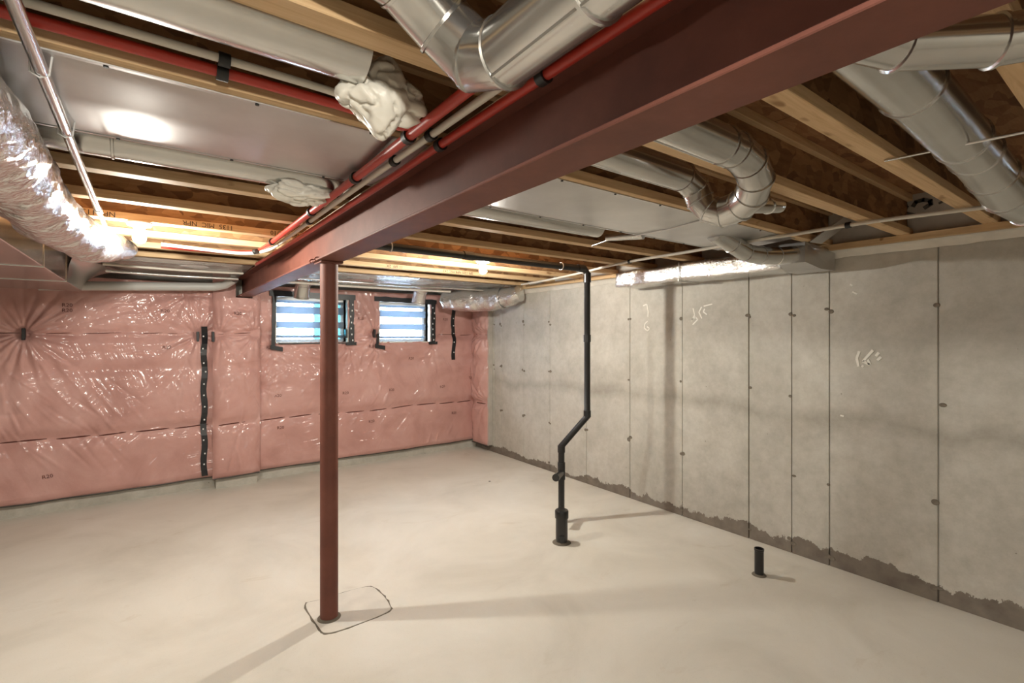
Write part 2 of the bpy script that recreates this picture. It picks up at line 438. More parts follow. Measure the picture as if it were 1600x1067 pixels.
bands1 = [(1.985, 1.92, 0), (1.92, 1.885, 1), (1.885, 1.80, 0), (1.80, 1.715, 1), (1.715, 1.64, 0), (1.64, 1.56, 1), (1.56, 1.53, 0), (1.53, 1.488, 1)]
for k, (x0, x1, z0, z1) in enumerate(WIN):
    w = empty('window_%d' % (k + 1), (x0, YB + .1, z0))
    tag(w, ('basement window with striped blind, half hidden by the red column', 'basement window with striped blind next to the foil wrapped corner duct')[k], 'window', kind='structure')
    y = YB + .10; t = .035
    for a, b in (((x0, y, z0), (x1, y + .06, z0 + t)), ((x0, y, z1 - t), (x1, y + .06, z1)), ((x0, y, z0 + t), (x0 + t, y + .06, z1 - t)), ((x1 - t, y, z0 + t), (x1, y + .06, z1 - t))):
        box('window_frame', a, b, 'vinyl', w, .003)
    xm = x0 + (x1 - x0) * .57 if k == 0 else x1 - t
    box('pane', (x0 + t, y + .03, z0 + t), (xm, y + .035, z1 - t), 'glass', w)
    if k == 0:
        box('window_frame', (xm - .008, y + .015, z0 + t), (xm + .008, y + .05, z1 - t), 'vinyl', w, .002)
        box('pane', (xm + .008, y + .03, z0 + t), (x1 - t, y + .035, z1 - t), 'tint', w)
    for za, zb, sh in bands1:
        box('sheer_band' if sh else 'blind_band', (x0 + .022, y - .05, zb + z1 - 1.985), (x1 - .006, y - .0485, za + z1 - 1.985), 'sheer' if sh else 'blind', w)
    box('head_rail', (x0 + .02, y - .07, z1 - .035), (x1 - .02, y - .03, z1), 'vinyl', w, .006)

# ------------------------------------------------------------------ insulation blankets under poly
PINCH = (.65, 1.235, 1.575)
def blanket_d(u, z, staples, seedv, foot):
    d = .060
    for zp in PINCH:
        d -= (.034 if zp != 1.235 else .022) * math.exp(-((z - zp - .018 * noise.noise((u * 1.6, zp * 9, seedv))) / .06) ** 2)
    d += .024 * noise.noise((u * 1.5, z * 1.5, seedv)) + .016 * noise.noise((u * 4.5, z * 3.2, seedv + 5))
    d += .006 * noise.noise((u * 11, z * 7, seedv + 9))
    for su, sz, amp, kk in staples:
        du, dz = u - su, z - sz; r = math.hypot(du, dz); th = math.atan2(dz, du)
        rid = abs(math.sin(th * kk + 1.4 * noise.noise((r * 3, th * 2, seedv))))
        d += amp * (rid - .55) * math.exp(-r / .42) * min(1, r / .07)
        d -= .03 * math.exp(-(r / .05) ** 2)
    return d
def blanket(name, label, u0, u1, z0, z1, place, staples, seedv, holes=(), edge=(1, 1), step=.0095, creases=()):
    nu, nz = max(8, int((u1 - u0) / step)), int((z1 - z0) / step)
    us = [u0 + (u1 - u0) * i / nu for i in range(nu + 1)]
    for x0, x1, _, _ in holes:                                    # snap grid columns and rows to the openings
        for xx in (x0, x1):
            i = min(range(len(us)), key=lambda q: abs(us[q] - xx)); us[i] = xx
    zs = [z0 + (z1 - z0) * j / nz for j in range(nz + 1)]
    for _, _, a, b in holes:
        for zz in (a, b):
            j = min(range(len(zs)), key=lambda q: abs(zs[q] - zz)); zs[j] = zz
    V, Fa = [], []
    extra = {}
    for cu_, cz_, ang, L, amp, sg in creases:
        du, dz = math.cos(ang), math.sin(ang); bend = random.uniform(-.10, .10)
        lo_u, hi_u = sorted((cu_, cu_ + du * L)); lo_z, hi_z = sorted((cz_, cz_ + dz * L))
        for i, u in enumerate(us):
            if not lo_u - .06 < u < hi_u + .06: continue
            for j, z in enumerate(zs):
                if not lo_z - .06 < z < hi_z + .06: continue
                a = (u - cu_) * du + (z - cz_) * dz
                if not 0 < a < L: continue
                t_ = a / L
                b = -(u - cu_) * dz + (z - cz_) * du - bend * L * t_ * (1 - t_)
                if abs(b) < 3 * sg: extra[i, j] = extra.get((i, j), 0) + amp * math.sin(math.pi * t_ ** .7) * math.exp(-(b / sg) ** 2)
    for j, z in enumerate(zs):
        for i, u in enumerate(us):
            d = blanket_d(u, z, staples, seedv, z0) + max(-.02, min(.02, extra.get((i, j), 0)))
            e = 1.0
            ew = min(.16, (u1 - u0) * .36)
            if edge[0]: e = min(e, (u - u0) / ew)
            if edge[1]: e = min(e, (u1 - u) / ew)
            e = max(0, e); d *= math.sqrt(max(0.02, e * (2 - e)))
            foot = min(1, (z - z0) / .05); d *= .45 + .55 * math.sqrt(max(0, foot))
            zz = z + (.018 * noise.noise((u * 2.3, 3, seedv)) if j == 0 else 0)
            V.append(place(u, max(.012, d), zz))
    n = len(us)
    inside = lambda u, z: any(a < u < b and c < z < d_ for a, b, c, d_ in holes)
    for j in range(len(zs) - 1):
        for i in range(n - 1):
            if inside((us[i] + us[i + 1]) / 2, (zs[j] + zs[j + 1]) / 2): continue
            Fa.append([j * n + i, j * n + i + 1, (j + 1) * n + i + 1, (j + 1) * n + i])
    e = empty(name, place((u0 + u1) / 2, .0, z0)); tag(e, label, 'insulation')
    mesh('batt', V, Fa, 'pink', e, True, 180)
    D = lambda u, z: max(.012, blanket_d(u, z, staples, seedv, z0))
    # dark poly hem along the foot
    tube('hem', [place(u, D(u, z0) * .45 + .006, z0 + .018 * noise.noise((u * 2.3, 3, seedv))) for u in us[::4]] , .007, 'hem', e, 6)
    # dark tubes painting in the shadow of the stapled folds, two pinched rows
    for zp, rr in ((.65, .0060), (1.575, .0036)):
        u = u0 + .05
        while u < u1 - .12:
            L = min(random.uniform(.18, .30), u1 - .05 - u)
            hit = any(a - .06 < u + L and u < b + .06 and c < zp < d_ for a, b, c, d_ in holes)
            if not hit:
                P = []
                for q in range(7):
                    uu = u + L * q / 6
                    zz = zp + .018 * noise.noise((uu * 1.6, zp * 9, seedv)) + .008 * (q / 6 - .5)
                    P.append(place(uu, D(uu, zz) + .0005, zz))
                tube('fold_shadow', P, [rr * .4, rr, rr, rr, rr, rr, rr * .4], 'foldshade', e, 6)
            u += L + random.uniform(.04, .08)
    return e, D
def marks(e, D, place, spots, face):
    for u, z, rot, txt in spots:
        d = D(u, z) + .004
        ca, sa = math.cos(rot), math.sin(rot)
        text_mesh('printed_mark', txt, .046, 'pinkink', e, lambda x, y, zz: place(u + x * ca - y * sa, D(u + x * ca - y * sa, z + x * sa + y * ca) + .003, z + x * sa + y * ca))

YI = YB - .003
back = lambda u, d, z: Vector((u, YI - d, z))
pilF = lambda u, d, z: Vector((u, YI - .10 - d * 1.25, z))
ret = lambda u, d, z: Vector((XR - .045 - d * 1.5, u, z))
def on_back(u, v, y=YI - .05):
    q = W(u, v, y=y); return q.x, q.z
def fan(u, v, n, a0, a1, l0, l1, r0=.03, y=YI - .05, conv=on_back):
    cx, cz_ = conv(u, v, y); out = []
    for q in range(n):
        a = math.radians(a0 + (a1 - a0) * (q + random.uniform(.1, .9)) / n)
        out.append((cx + math.cos(a) * r0, cz_ + math.sin(a) * r0, a, random.uniform(l0, l1), random.choice((-1, 1, 1)) * random.uniform(.004, .009), random.uniform(.010, .017)))
    return out
def patch_of(u0, v0, u1, v1, n, a0, a1, l0, l1, y=YI - .05, conv=on_back):
    out = []
    for q in range(n):
        cx, cz_ = conv(random.uniform(u0, u1), random.uniform(v0, v1), y); a = math.radians(random.uniform(a0, a1)); L = random.uniform(l0, l1)
        out.append((cx - math.cos(a) * L / 2, cz_ - math.sin(a) * L / 2, a, L, random.choice((-1, 1, 1)) * random.uniform(.003, .008), random.uniform(.010, .016)))
    return out
C1 = (fan(37, 522, 30, 0, 360, .2, .6) + patch_of(150, 490, 235, 560, 22, -8, 10, .15, .35) + patch_of(150, 465, 250, 500, 12, 12, 35, .15, .35) + fan(309, 524, 14, 150, 275, .15, .4)
      + patch_of(40, 590, 240, 720, 16, -62, -42, .3, .8) + patch_of(275, 450, 322, 480, 8, 80, 110, .1, .25) + patch_of(275, 545, 305, 640, 12, 75, 115, .12, .3) + patch_of(0, 540, 60, 700, 8, -90, -60, .2, .5))
C2 = patch_of(350, 478, 405, 525, 16, -20, 20, .06, .2, YI - .16) + patch_of(345, 575, 410, 625, 14, 45, 110, .08, .25, YI - .16) + patch_of(335, 640, 410, 730, 6, 70, 110, .2, .4, YI - .16)
C3 = (patch_of(420, 545, 500, 590, 16, -70, -20, .08, .25) + patch_of(440, 538, 520, 552, 8, -15, 10, .1, .2) + patch_of(538, 470, 580, 520, 12, 50, 120, .08, .2) + patch_of(545, 555, 610, 620, 16, 55, 115, .08, .25)
      + patch_of(410, 590, 440, 660, 10, 60, 115, .15, .35) + patch_of(590, 538, 680, 560, 10, -60, 20, .08, .2) + patch_of(430, 600, 720, 690, 16, 40, 110, .1, .3))
C4 = [(random.uniform(5.5, 5.72), random.uniform(.5, 1.9), math.radians(random.uniform(50, 130)), random.uniform(.15, .35), random.uniform(.004, .009), random.uniform(.010, .016)) for q in range(22)]
S1 = [(*on_back(37, 522), .022, 9.0), (*on_back(309, 524), .017, 8.0), (*on_back(-70, 650), .012, 7), (.30, 1.95, .012, 6)]
e1, D1 = blanket('insulation_blanket', 'long pink insulation blanket under clear poly beneath the grey wall pipe', XL, .535, .115, 2.08, back, S1, 1.7, edge=(0, 0), creases=C1)
marks(e1, D1, back, [(*on_back(105, 481), 0, 'R20\nR20'), (*on_back(258, 486), 0, 'R20'), (*on_back(261, 543), 0, 'R22'), (*on_back(74, 745), .1, 'R20')], None)
S2 = [(.56, 1.57, .014, 8), (.88, 1.57, .016, 8)]
e2, D2 = blanket('insulation_blanket', 'narrow pink insulation wrap on the pilaster under the red beam end', .50, .93, .115, 2.08, pilF, S2, 4.2, holes=[(.700, .856, 1.945, 2.2)], creases=C2)
# cheeks of the pilaster wrap
for u, s_ in ((.505, -1), (.925, 1)):
    V, Fa = [], []
    for j in range(41):
        z = .115 + 1.965 * j / 40
        for i in range(5):
            yy = YI - .004 - .112 * i / 4
            V.append((u + s_ * .012 * noise.noise((z * 4, i * .4, u)), yy, z))
    for j in range(40):
        for i in range(4): Fa.append([j * 5 + i, j * 5 + i + 1, (j + 1) * 5 + i + 1, (j + 1) * 5 + i])
    mesh('batt_cheek', V, Fa, 'pink', e2, True, 180)
marks(e2, D2, pilF, [(*on_back(371, 490, YI - .15), 0, 'R20')], None)
S3 = [(*on_back(541, 523), .010, 8), (*on_back(585, 522), .012, 8), (1.05, 1.44, .012, 7), (1.9, 1.43, .014, 7), (2.24, 1.43, .012, 7), (3.0, 1.43, .010, 7), (.95, 1.0, .014, 6)]
e3, D3 = blanket('insulation_blanket', 'pink insulation blanket under clear poly surrounding the two windows', 0.895, 3.64, .110, 2.09, back, S3, 8.8, holes=[(a, b, c, d) for a, b, c, d in WIN], edge=(0, 0), creases=C3)
marks(e3, D3, back, [(*on_back(434, 618), 0, 'R20'), (*on_back(438, 668), 0, 'R20'), (*on_back(540, 614), 0, 'R20'), (*on_back(611, 609), 0, 'R20'), (*on_back(691, 604), .15, 'R20'), (*on_back(580, 658), .1, 'R20'), (*on_back(709, 645), 0, 'R20'),
                     (*on_back(562, 498), 0, 'R20'), (*on_back(581, 541), 0, 'R20'), (*on_back(696, 499), 0, 'R20'), (*on_back(643, 560), 0, 'R20'), (*on_back(422, 543), 0, 'R20')], None)
S4 = [(5.5, 1.57, .016, 8), (5.48, .68, .014, 8)]
e4, D4 = blanket('insulation_blanket', 'narrow pink insulation return against the concrete wall in the corner', 5.46, 5.86, .085, 2.05, ret, S4, 12.3, creases=C4)
box('batt_edge', (XR - .075, 5.462, .09), (XR - .003, 5.476, 2.04), 'wrapboard', e4)
marks(e4, D4, ret, [(5.76, .98, 0, 'R20')], None)

# poly turned into the window openings
for k, (x0, x1, z0, z1) in enumerate(WIN):
    ee = empty('window_wrap', (x0, YB, z0)); tag(ee, ('clear poly edging and black tape around the window behind the column', 'clear poly edging and black tape around the window by the corner')[k], 'tape')
    y0, y1 = YB - .062, YB + .10
    for a, b in (((x0 - .012, y0, z0), (x0, y1, z1)), ((x1, y0, z0), (x1 + .012, y1, z1)), ((x0, y0, z0 - .012), (x1, y1, z0)), ((x0, y0, z1), (x1, y1, z1 + .012))):
        box('poly_reveal', a, b, 'polywhite', ee)
    def strip(P, w, horizontal):
        V, Fa = [], []
        for i, q in enumerate(P):
            ww = w * (1 + .28 * noise.noise((i * .7, k * 3.1, w * 50)))
            o = Vector((0, 0, ww / 2)) if horizontal else Vector((ww / 2, 0, 0))
            V += [q - o, q + o, q - o + Vector((0, .02, 0)), q + o + Vector((0, .02, 0))]
        for i in range(len(P) - 1):
            a = i * 4
            Fa += [[a, a + 4, a + 5, a + 1], [a, a + 2, a + 6, a + 4], [a + 1, a + 5, a + 7, a + 3]]
        Fa += [[0, 1, 3, 2], [len(V) - 4, len(V) - 2, len(V) - 1, len(V) - 3]]
        return mesh('tape_strip', V, Fa, 'tape', ee, False)
    yy = YB - .082
    lerp = lambda a, b, n: [Vector(a).lerp(Vector(b), i / n) for i in range(n + 1)]
    strip(lerp((x0 - .07, yy, z1 + .03), (x1 + .09, yy, z1 + .02), 12), .06, True)
    strip(lerp((x1 + .045, yy - .002, z0 - .03), (x1 + .045, yy - .002, z1 + .03), 12), .055, False)
    strip(lerp((x0 - .035, yy - .002, z0 - .04), (x0 - .022, yy - .002, z0 + .10 if k else z1), 10), .035 if k == 0 else .028, False)
    strip(lerp((x0 - .06, yy - .004, z0 - .05), (x0 + .06, yy - .004, z0 - .075), 5), .045, True)
    strip(lerp((x1 - .02, yy - .004, z0 - .02), (x1 + .10, yy - .004, z0 - .02), 5), .035, True)
    if k == 0: strip(lerp((x0 + .02, yy, z0 - .012), (x1, yy, z0 - .012), 12), .014, True)
    for i in range(7):
        q = Vector((x1 + .045 + random.uniform(-.015, .015), yy - .005, z0 + .02 + .07 * i))
        box('staple', q - Vector((.006, .001, .010)), q + Vector((.006, .004, .010)), 'staple', ee)

def tape_run(label, P, w):
    e = empty('tape_strip', P[-1]); tag(e, label, 'tape')
    V, Fa = [], []
    for i, q in enumerate(P):
        ww = w * (1 + .15 * noise.noise((i * .9, w, 2)))
        V += [q + Vector((-ww / 2, 0, 0)), q + Vector((ww / 2, 0, 0)), q + Vector((ww / 2, .03, 0)), q + Vector((-ww / 2, .03, 0))]
    for i in range(len(P) - 1):
        a = i * 4
        for q in range(4): Fa.append([a + q, a + 4 + q, a + 4 + (q + 1) % 4, a + (q + 1) % 4])
    Fa += [[0, 1, 2, 3], [len(V) - 1, len(V) - 2, len(V) - 3, len(V) - 4]]
    mesh('tape_band', V, Fa, 'tape', e)
    for i in range(2, len(P) - 1, 2):
        q = P[i] + Vector((random.uniform(-.012, .012), -.003, random.uniform(-.02, .02)))
        box('staple', q - Vector((.006, .002, .007)), q + Vector((.006, .004, .007)), 'staple', e)
    return e
tape_run('long vertical black tape strip stapled over the poly beside the pilaster', [back(.432 + .006 * math.sin(i), D1(.432, z) + .012, z) for i, z in ((i, 1.645 - 1.50 * i / 26) for i in range(27))], .052)
tape_run('short wavy black tape strip between the corner and the nearest window', [back(3.30 + .012 * math.sin(i * .9), D3(3.30, z) + .010, z) for i, z in ((i, 2.03 - .80 * i / 14) for i in range(15))], .05)
for k, (u, v, y) in enumerate(((37, 522, YI - .05), (309, 526, YI - .05), (333, 526, YI - .15), (585, 521, YI - .06), (541, 521, YI - .06))):
    x, z = on_back(u, v, y)
    tag(box('tape_tab', (x - .011, y - .02, z - .05), (x + .011, y + .05, z + .05), 'tape', None, .002),
        ('small black tape tab at the centre of the radiating poly creases', 'small black tape tab beside the top of the long tape strip', 'small black tape tab at the edge of the pilaster wrap', 'small black tape tab between the windows on the side of the corner window', 'small black tape tab between the windows on the column side')[k], 'tape')

# ------------------------------------------------------------------ ceiling: subfloor sheets, joists, sill
ce = empty('ceiling', (0, 0, ZSUB)); tag(ce, 'rough wood sheet subfloor above open joists', 'ceiling', kind='structure')
yy = YN - .2
k = 0
while yy < YB + .2:
    y1 = min(yy + 1.215, YB + .22); xx = XL - .2 - (1.2 if k % 2 else 0)
    while xx < XR + .2:
        x1 = min(xx + 2.435, XR + .22)
        box('subfloor_sheet', (max(xx, XL - .2), yy, ZSUB), (x1, y1, ZSUB + .018), 'subfloor', ce, .001)
        xx = x1 + .004
    yy = y1 + .004; k += 1
box('floor_cover', (XL - .25, YN - .25, ZSUB + .019), (XR + .25, YB + .25, ZSUB + .08), 'subfloor', ce)

JY = [-1.9, -1.45, -1.0, -.55, -.15, .215, .60, .975, 1.40, 1.87, 2.335, 2.80, 3.255, 3.72, 4.18, 4.64, 5.10, 5.56]
JL = {5: 'wooden I-joist beside the wide round duct nearest the viewer', 6: 'wooden I-joist between the widest round duct and the looping duct',
      7: 'wooden I-joist that the looping metal elbow passes under', 8: 'wooden I-joist along the near edge of the flat metal pans',
      9: 'wooden I-joist hidden above the flat metal pans', 10: 'first wooden I-joist beyond the flat metal pans',
      11: 'second wooden I-joist beyond the metal pans, just before the black pipe', 12: 'wooden I-joist carrying both bare bulbs',
      13: 'first wooden I-joist behind the bare bulbs', 14: 'second wooden I-joist behind the bare bulbs',
      15: 'third wooden I-joist behind the bare bulbs', 16: 'wooden I-joist above the grey poly near the windows', 17: 'wooden I-joist nearest the insulated window wall'}
near = ['farthest behind the viewer', 'second farthest behind the viewer', 'midway behind the viewer', 'just behind the viewer', 'right above the viewer']
X0J, X1J = XL - .1, XR - .045
for i, y in enumerate(JY):
    e = empty('floor_joist', (0, y, ZJ)); tag(e, JL.get(i, 'wooden I-joist ' + near[min(i, 4)]), 'joist', 'wooden I-joists under the subfloor')
    box('bottom_flange', (X0J, y - .032, ZJ), (X1J, y + .032, ZJ + .038), 'flange', e, .002)
    box('web', (X0J, y - .005, ZJ + .038), (X1J, y + .005, ZSUB - .038), 'web', e)
    box('top_flange', (X0J, y - .032, ZSUB - .038), (X1J, y + .032, ZSUB), 'flange', e, .002)
    if i == 12:
        for x, tx in ((.26, '1135  MIC  NPR'), (.68, 'TIMBER1 2/10'), (-.22, 'NPR 1135')):
            text_mesh('printed_mark', tx, .036, 'ink', e, lambda a, b, c, x=x, y=y: Vector((x - a, y - .0335 - c, ZJ + .02 - b)))
    if i == 14:
        for x, tx in ((1.75, '11 SPF  2X'), (2.4, 'SPF 1135 NPR MIC 2X3')):
            text_mesh('printed_mark', tx, .034, 'ink', e, lambda a, b, c, x=x, y=y: Vector((x - a, y - .0335 - c, ZJ + .02 - b)))

sp = box('sill_plate', (XR - .10, YN, ZC + .016), (XR + .1, YB, ZJ), 'sill', None, .002)
tag(sp, 'wooden sill plate lying on top of the concrete wall', 'plate')
# crumpled white poly flap hanging below the sill
V, Fa = [], []
n = 200
for i in range(n + 1):
    y = -1.0 + 6.4 * i / n
    dz = .012 * noise.noise((y * 2.2, 1, 3)) + .006 * noise.noise((y * 9, 1, 3)); dx = .010 * noise.noise((y * 4, 7, 3))
    for x_, z_ in ((XR - .006, ZC - .028 + dz), (XR - .018 + dx, ZC - .016 + dz * .6), (XR - .03 + dx * .7, ZC + .006), (XR - .085, ZC + .014), (XR - .012, ZC + .014), (XR - .004, ZC - .012 + dz)):
        V.append((x_, y, z_))
for i in range(n):
    for q in range(6): Fa.append([i * 6 + q, i * 6 + (q + 1) % 6, (i + 1) * 6 + (q + 1) % 6, (i + 1) * 6 + q])
Fa += [list(range(6)), list(range(n * 6, n * 6 + 6))[::-1]]
tag(mesh('poly_flap', V, Fa, 'polywhite', None, True, 60), 'crumpled whitish poly flap between sill and concrete wall', 'poly sheet')
tag(box('rim_board', (XR - .018, YN - .1, ZJ + .001), (XR + .03, YB + .1, ZSUB), 'wrapboard'), 'added backing board behind the grey wrap, keeping sky light out', 'board')  # unseen board added to stop sky light leaking between the rim panels
rim = empty('rim_board', (XR - .04, 0, ZJ)); tag(rim, 'grey wrapped rim boards closing the joist bays above the concrete wall', 'board')
for a, b in zip(JY[:-1], JY[1:]):
    box('rim_panel', (XR - .043, a + .006, ZJ + .001), (XR - .02, b - .006, ZSUB), 'wrapboard', rim, .001)
def rim_strokes(pts, w):
    P = [W(u, v, x=XR - .046) for u, v in pts]; V, Fa = [], []
    for a, b in zip(P[:-1], P[1:]):
        t = (b - a).normalized(); s_ = Vector((0, -t.z, t.y)) * w / 2; m_ = len(V); a = a - t * w * .3; b = b + t * w * .3
        V += [a - s_, a + s_, b + s_, b - s_]; Fa.append([m_, m_ + 1, m_ + 2, m_ + 3])
        V += [q + Vector((.004, 0, 0)) for q in (a - s_, a + s_, b + s_, b - s_)]; Fa += [[m_ + q, m_ + (q + 1) % 4, m_ + 4 + (q + 1) % 4, m_ + 4 + q] for q in range(4)]
    mesh('printed_mark', V, Fa, 'wrapink', rim)
zr = lambda x, y: (1150 + x / 3.556, 240 + y / 3.556)
rim_strokes([zr(985, 290), zr(1000, 268), zr(1040, 257), zr(1080, 262), zr(1082, 280), zr(1050, 300)], .022)
rim_strokes([zr(862, 345), zr(900, 305), zr(945, 295), zr(925, 330), zr(985, 342)], .024)
rim_strokes([zr(1130, 275), zr(1155, 262)], .012)
for nm, a, b, lab in (('rim_board', (XL - .1, YN - .03, ZC), (XR, YN, ZSUB), 'plain rim board above the wall behind the viewer'),
                      ('rim_board', (XL - .13, YN, ZC), (XL - .1, YB, ZSUB), 'plain rim board on the side opposite the concrete form wall'),
                      ('rim_board', (XL - .1, YB + .05, ZC), (XR + .1, YB + .09, ZSUB), 'rim board above the insulated window wall')):
    tag(box(nm, a, b, 'wrapboard'), lab, 'board')

# ------------------------------------------------------------------ steel beam and column
bx0, bx1, bz0, bz1 = .713, .843, 1.955, ZJ - .001
bxm = (bx0 + bx1) / 2
be = empty('steel_beam', (bxm, YN, bz0)); tag(be, 'red oxide steel I-beam running across the basement ceiling', 'beam')
box('bottom_flange', (bx0, YN, bz0), (bx1, YB - .02, bz0 + .010), 'steel', be, .002)
box('top_flange', (bx0, YN, bz1 - .010), (bx1, YB - .02, bz1), 'steel', be, .002)
box('web', (bxm - .004, YN, bz0 + .010), (bxm + .004, YB - .02, bz1 - .010), 'steel', be)
CX, CY = .79, 2.775
co = empty('steel_column', (CX, CY, 0)); tag(co, 'round red steel column standing on the floor patch under the beam', 'column')
mesh('shaft', *lathe_geo([(.0, .004), (.047, .004), (.047, bz0 - .010), (.0, bz0 - .010)], (CX, CY, 0), 48), 'steel', co, True, 40)
box('cap_plate', (CX - .06, CY - .075, bz0 - .010), (CX + .055, CY + .075, bz0), 'steel', co, .002)
mesh('grout_collar', *lathe_geo([(.047, .012), (.054, .010), (.062, .003), (.064, 0)], (CX, CY, .0), 32), 'gap', co, True, 40)
for q in (-.05, .05):
    tube('bent_nail', smooth_path([(bx0 - .004, CY + q, bz0 - .006), (bx0 - .012, CY + q, bz0 + .004), (bx0 + .0, CY + q + .006, bz0 + .016), (bx0 + .03, CY + q + .012, bz0 + .014)], 4), .003, 'steel', co, 6)

# ------------------------------------------------------------------ bare-bulb lamps
def lamp(label, x, y):
    e = empty('ceiling_lamp', (x, y, ZJ)); tag(e, label, 'lamp', 'bare bulb ceiling lamps')
    mesh('lamp_holder', *lathe_geo([(.0, .0), (.056, .0), (.058, -.006), (.052, -.016), (.034, -.022), (.026, -.028), (.024, -.040), (.020, -.042), (.0, -.042)], (x, y, ZJ - .0005), 28), 'porcelain', e, True, 40)
    mesh('bulb', *lathe_geo([(.013, -.042), (.014, -.050), (.020, -.058), (.027, -.068), (.030, -.080), (.028, -.092), (.020, -.103), (.010, -.109), (.0, -.110)], (x, y, ZJ), 20), 'bulb', e, True, 60)
lamp('lit bare bulb in white holder near the silver flexible duct', -.049, 3.262)
lamp('lit bare bulb in white holder beside the black drain pipe', 2.12, 3.275)

lamp('lit bare bulb in white holder behind the viewer', -.05, -.555)

# ------------------------------------------------------------------ black drain pipe
dr = empty('drain_pipe', (2.75, 3.05, 0)); tag(dr, 'tall black plastic drain pipe with a sideways jog and a capped branch', 'pipe')
lo, up = Vector((2.75, 3.05, 0)), Vector((2.955, 2.955, 0))
zb, zt = .635, .875
P = [lo + Vector((0, 0, .0)), lo + Vector((0, 0, zb)), up + Vector((0, 0, zt)), up + Vector((0, 0, 2.075)), up + Vector((-.035, 0, 2.112)), Vector((.86, 2.955, 2.112))]
tube('pipe_run', P, .0262, 'abs', dr, 24, True, 60)
for a, b, r in (((lo.x, lo.y, zb - .05), (lo.x, lo.y, zb + .005), .0315), ((up.x, up.y, zt - .005), (up.x, up.y, zt + .05), .0315), ((up.x, up.y, 2.0), (up.x, up.y, 2.08), .032),
                ((up.x, up.y, 1.50), (up.x, up.y, 1.56), .0315), ((lo.x, lo.y, .36), (lo.x, lo.y, .50), .032), ((up.x - .04, 2.955, 2.112), (up.x - .11, 2.955, 2.112), .032), ((1.75, 2.955, 2.112), (1.83, 2.955, 2.112), .031)):
    tube('coupling', [a, b], r, 'abs', dr, 24)
br = Vector((-.80, -.52, .02)).normalized()
q = lo + Vector((0, 0, .415))
bp = tube('branch', [q, q + br * .15], .027, 'abs', dr, 20)
tube('branch_cap', [q + br * .135, q + br * .175], .030, 'abs', bp, 20)
for x in (1.22, 2.66):
    ring_at('hanger_strap', (x, 2.955, 2.112), (1, 0, 0), .0275, dr, 'staple', .008, 20)
st = empty('drain_stub', (2.487, 2.755, 0)); tag(st, 'thick black capped drain stub on the floor in front of the tall pipe', 'pipe')
c = (2.487, 2.755, 0)
mesh('stub_body', *lathe_geo([(.0, 0), (.045, 0), (.045, .20), (.0, .20)], c, 32), 'abs', st, True, 40)
mesh('stub_cap', *lathe_geo([(.045, .185), (.051, .187), (.051, .238), (.046, .245), (.0, .245)], c, 32), 'abs', st, True, 40)
mesh('floor_collar', *lathe_geo([(.045, .012), (.056, .008), (.070, .001), (.070, 0)], c, 28), 'gap', st, True, 40)
f = Vector((-.62, -.78, 0)); tube('cleanout_plug', [Vector(c) + f * .040 + Vector((0, 0, .05)), Vector(c) + f * .052 + Vector((0, 0, .05))], .020, 'abs', st, 16)
s2 = empty('drain_stub', (3.182, 1.622, 0)); tag(s2, 'short open black drain stub standing alone near the concrete wall', 'pipe')
c = (3.182, 1.622, 0)
mesh('stub_body', *lathe_geo([(.028, .0), (.028, .158), (.030, .16), (.030, .172), (.025, .172), (.024, .10), (.0, .10)], c, 24), 'abs', s2, True, 40)
mesh('floor_collar', *lathe_geo([(.028, .010), (.036, .008), (.044, .001), (.044, 0)], c, 24), 'gap', s2, True, 40)

# ------------------------------------------------------------------ flat sheet-metal pans between joists
def pan(label, x0, x1, y0, y1, seamx):
    e = empty('duct_pan', (x0, y0, ZJ)); tag(e, label, 'duct')
    nu, nv = 60, 14
    V, Fa = [], []
    for j in range(nv + 1):
        for i in range(nu + 1):
            x, y = x0 + (x1 - x0) * i / nu, y0 + (y1 - y0) * j / nv
            edge = min(j, nv - j) / nv
            V.append((x, y, ZJ - .0015 - .010 * (edge * 2) ** .7 * (1 + .7 * noise.noise((x * 2.2, y * 2.2, x0)))))
    for j in range(nv):
        for i in range(nu): a = j * (nu + 1) + i; Fa.append([a, a + nu + 1, a + nu + 2, a + 1])
    mesh('sheet', V, Fa, 'galv_d', e, True, 180)
    for y in (y0, y1):
        box('edge_fold', (x0, y - .006, ZJ - .004), (x1, y + .006, ZJ - .0005), 'galv_d', e)
        for i in range(int((x1 - x0) / .3)):
            tube('nail', [(x0 + .12 + .3 * i, y, ZJ - .003), (x0 + .12 + .3 * i, y, ZJ - .0075)], .005, 'clip', e, 8)
    for x in seamx:
        a = (x - .02, y0, ZJ - .009); b = (x + .02, y1, ZJ - .009)
        tube('cross_seam', [a, ((a[0] + b[0]) / 2, (y0 + y1) / 2, ZJ - .016), b], .004, 'galv_d', e, 6)
    return e
pan('broad flat grey sheet metal pan beside the shiny thin steel pipe', XL + .1, .705, 1.405, 1.90, (-.75,))
pan('flat grey sheet metal pan between beam and concrete wall', .85, 3.18, 1.405, 1.90, (2.28,))

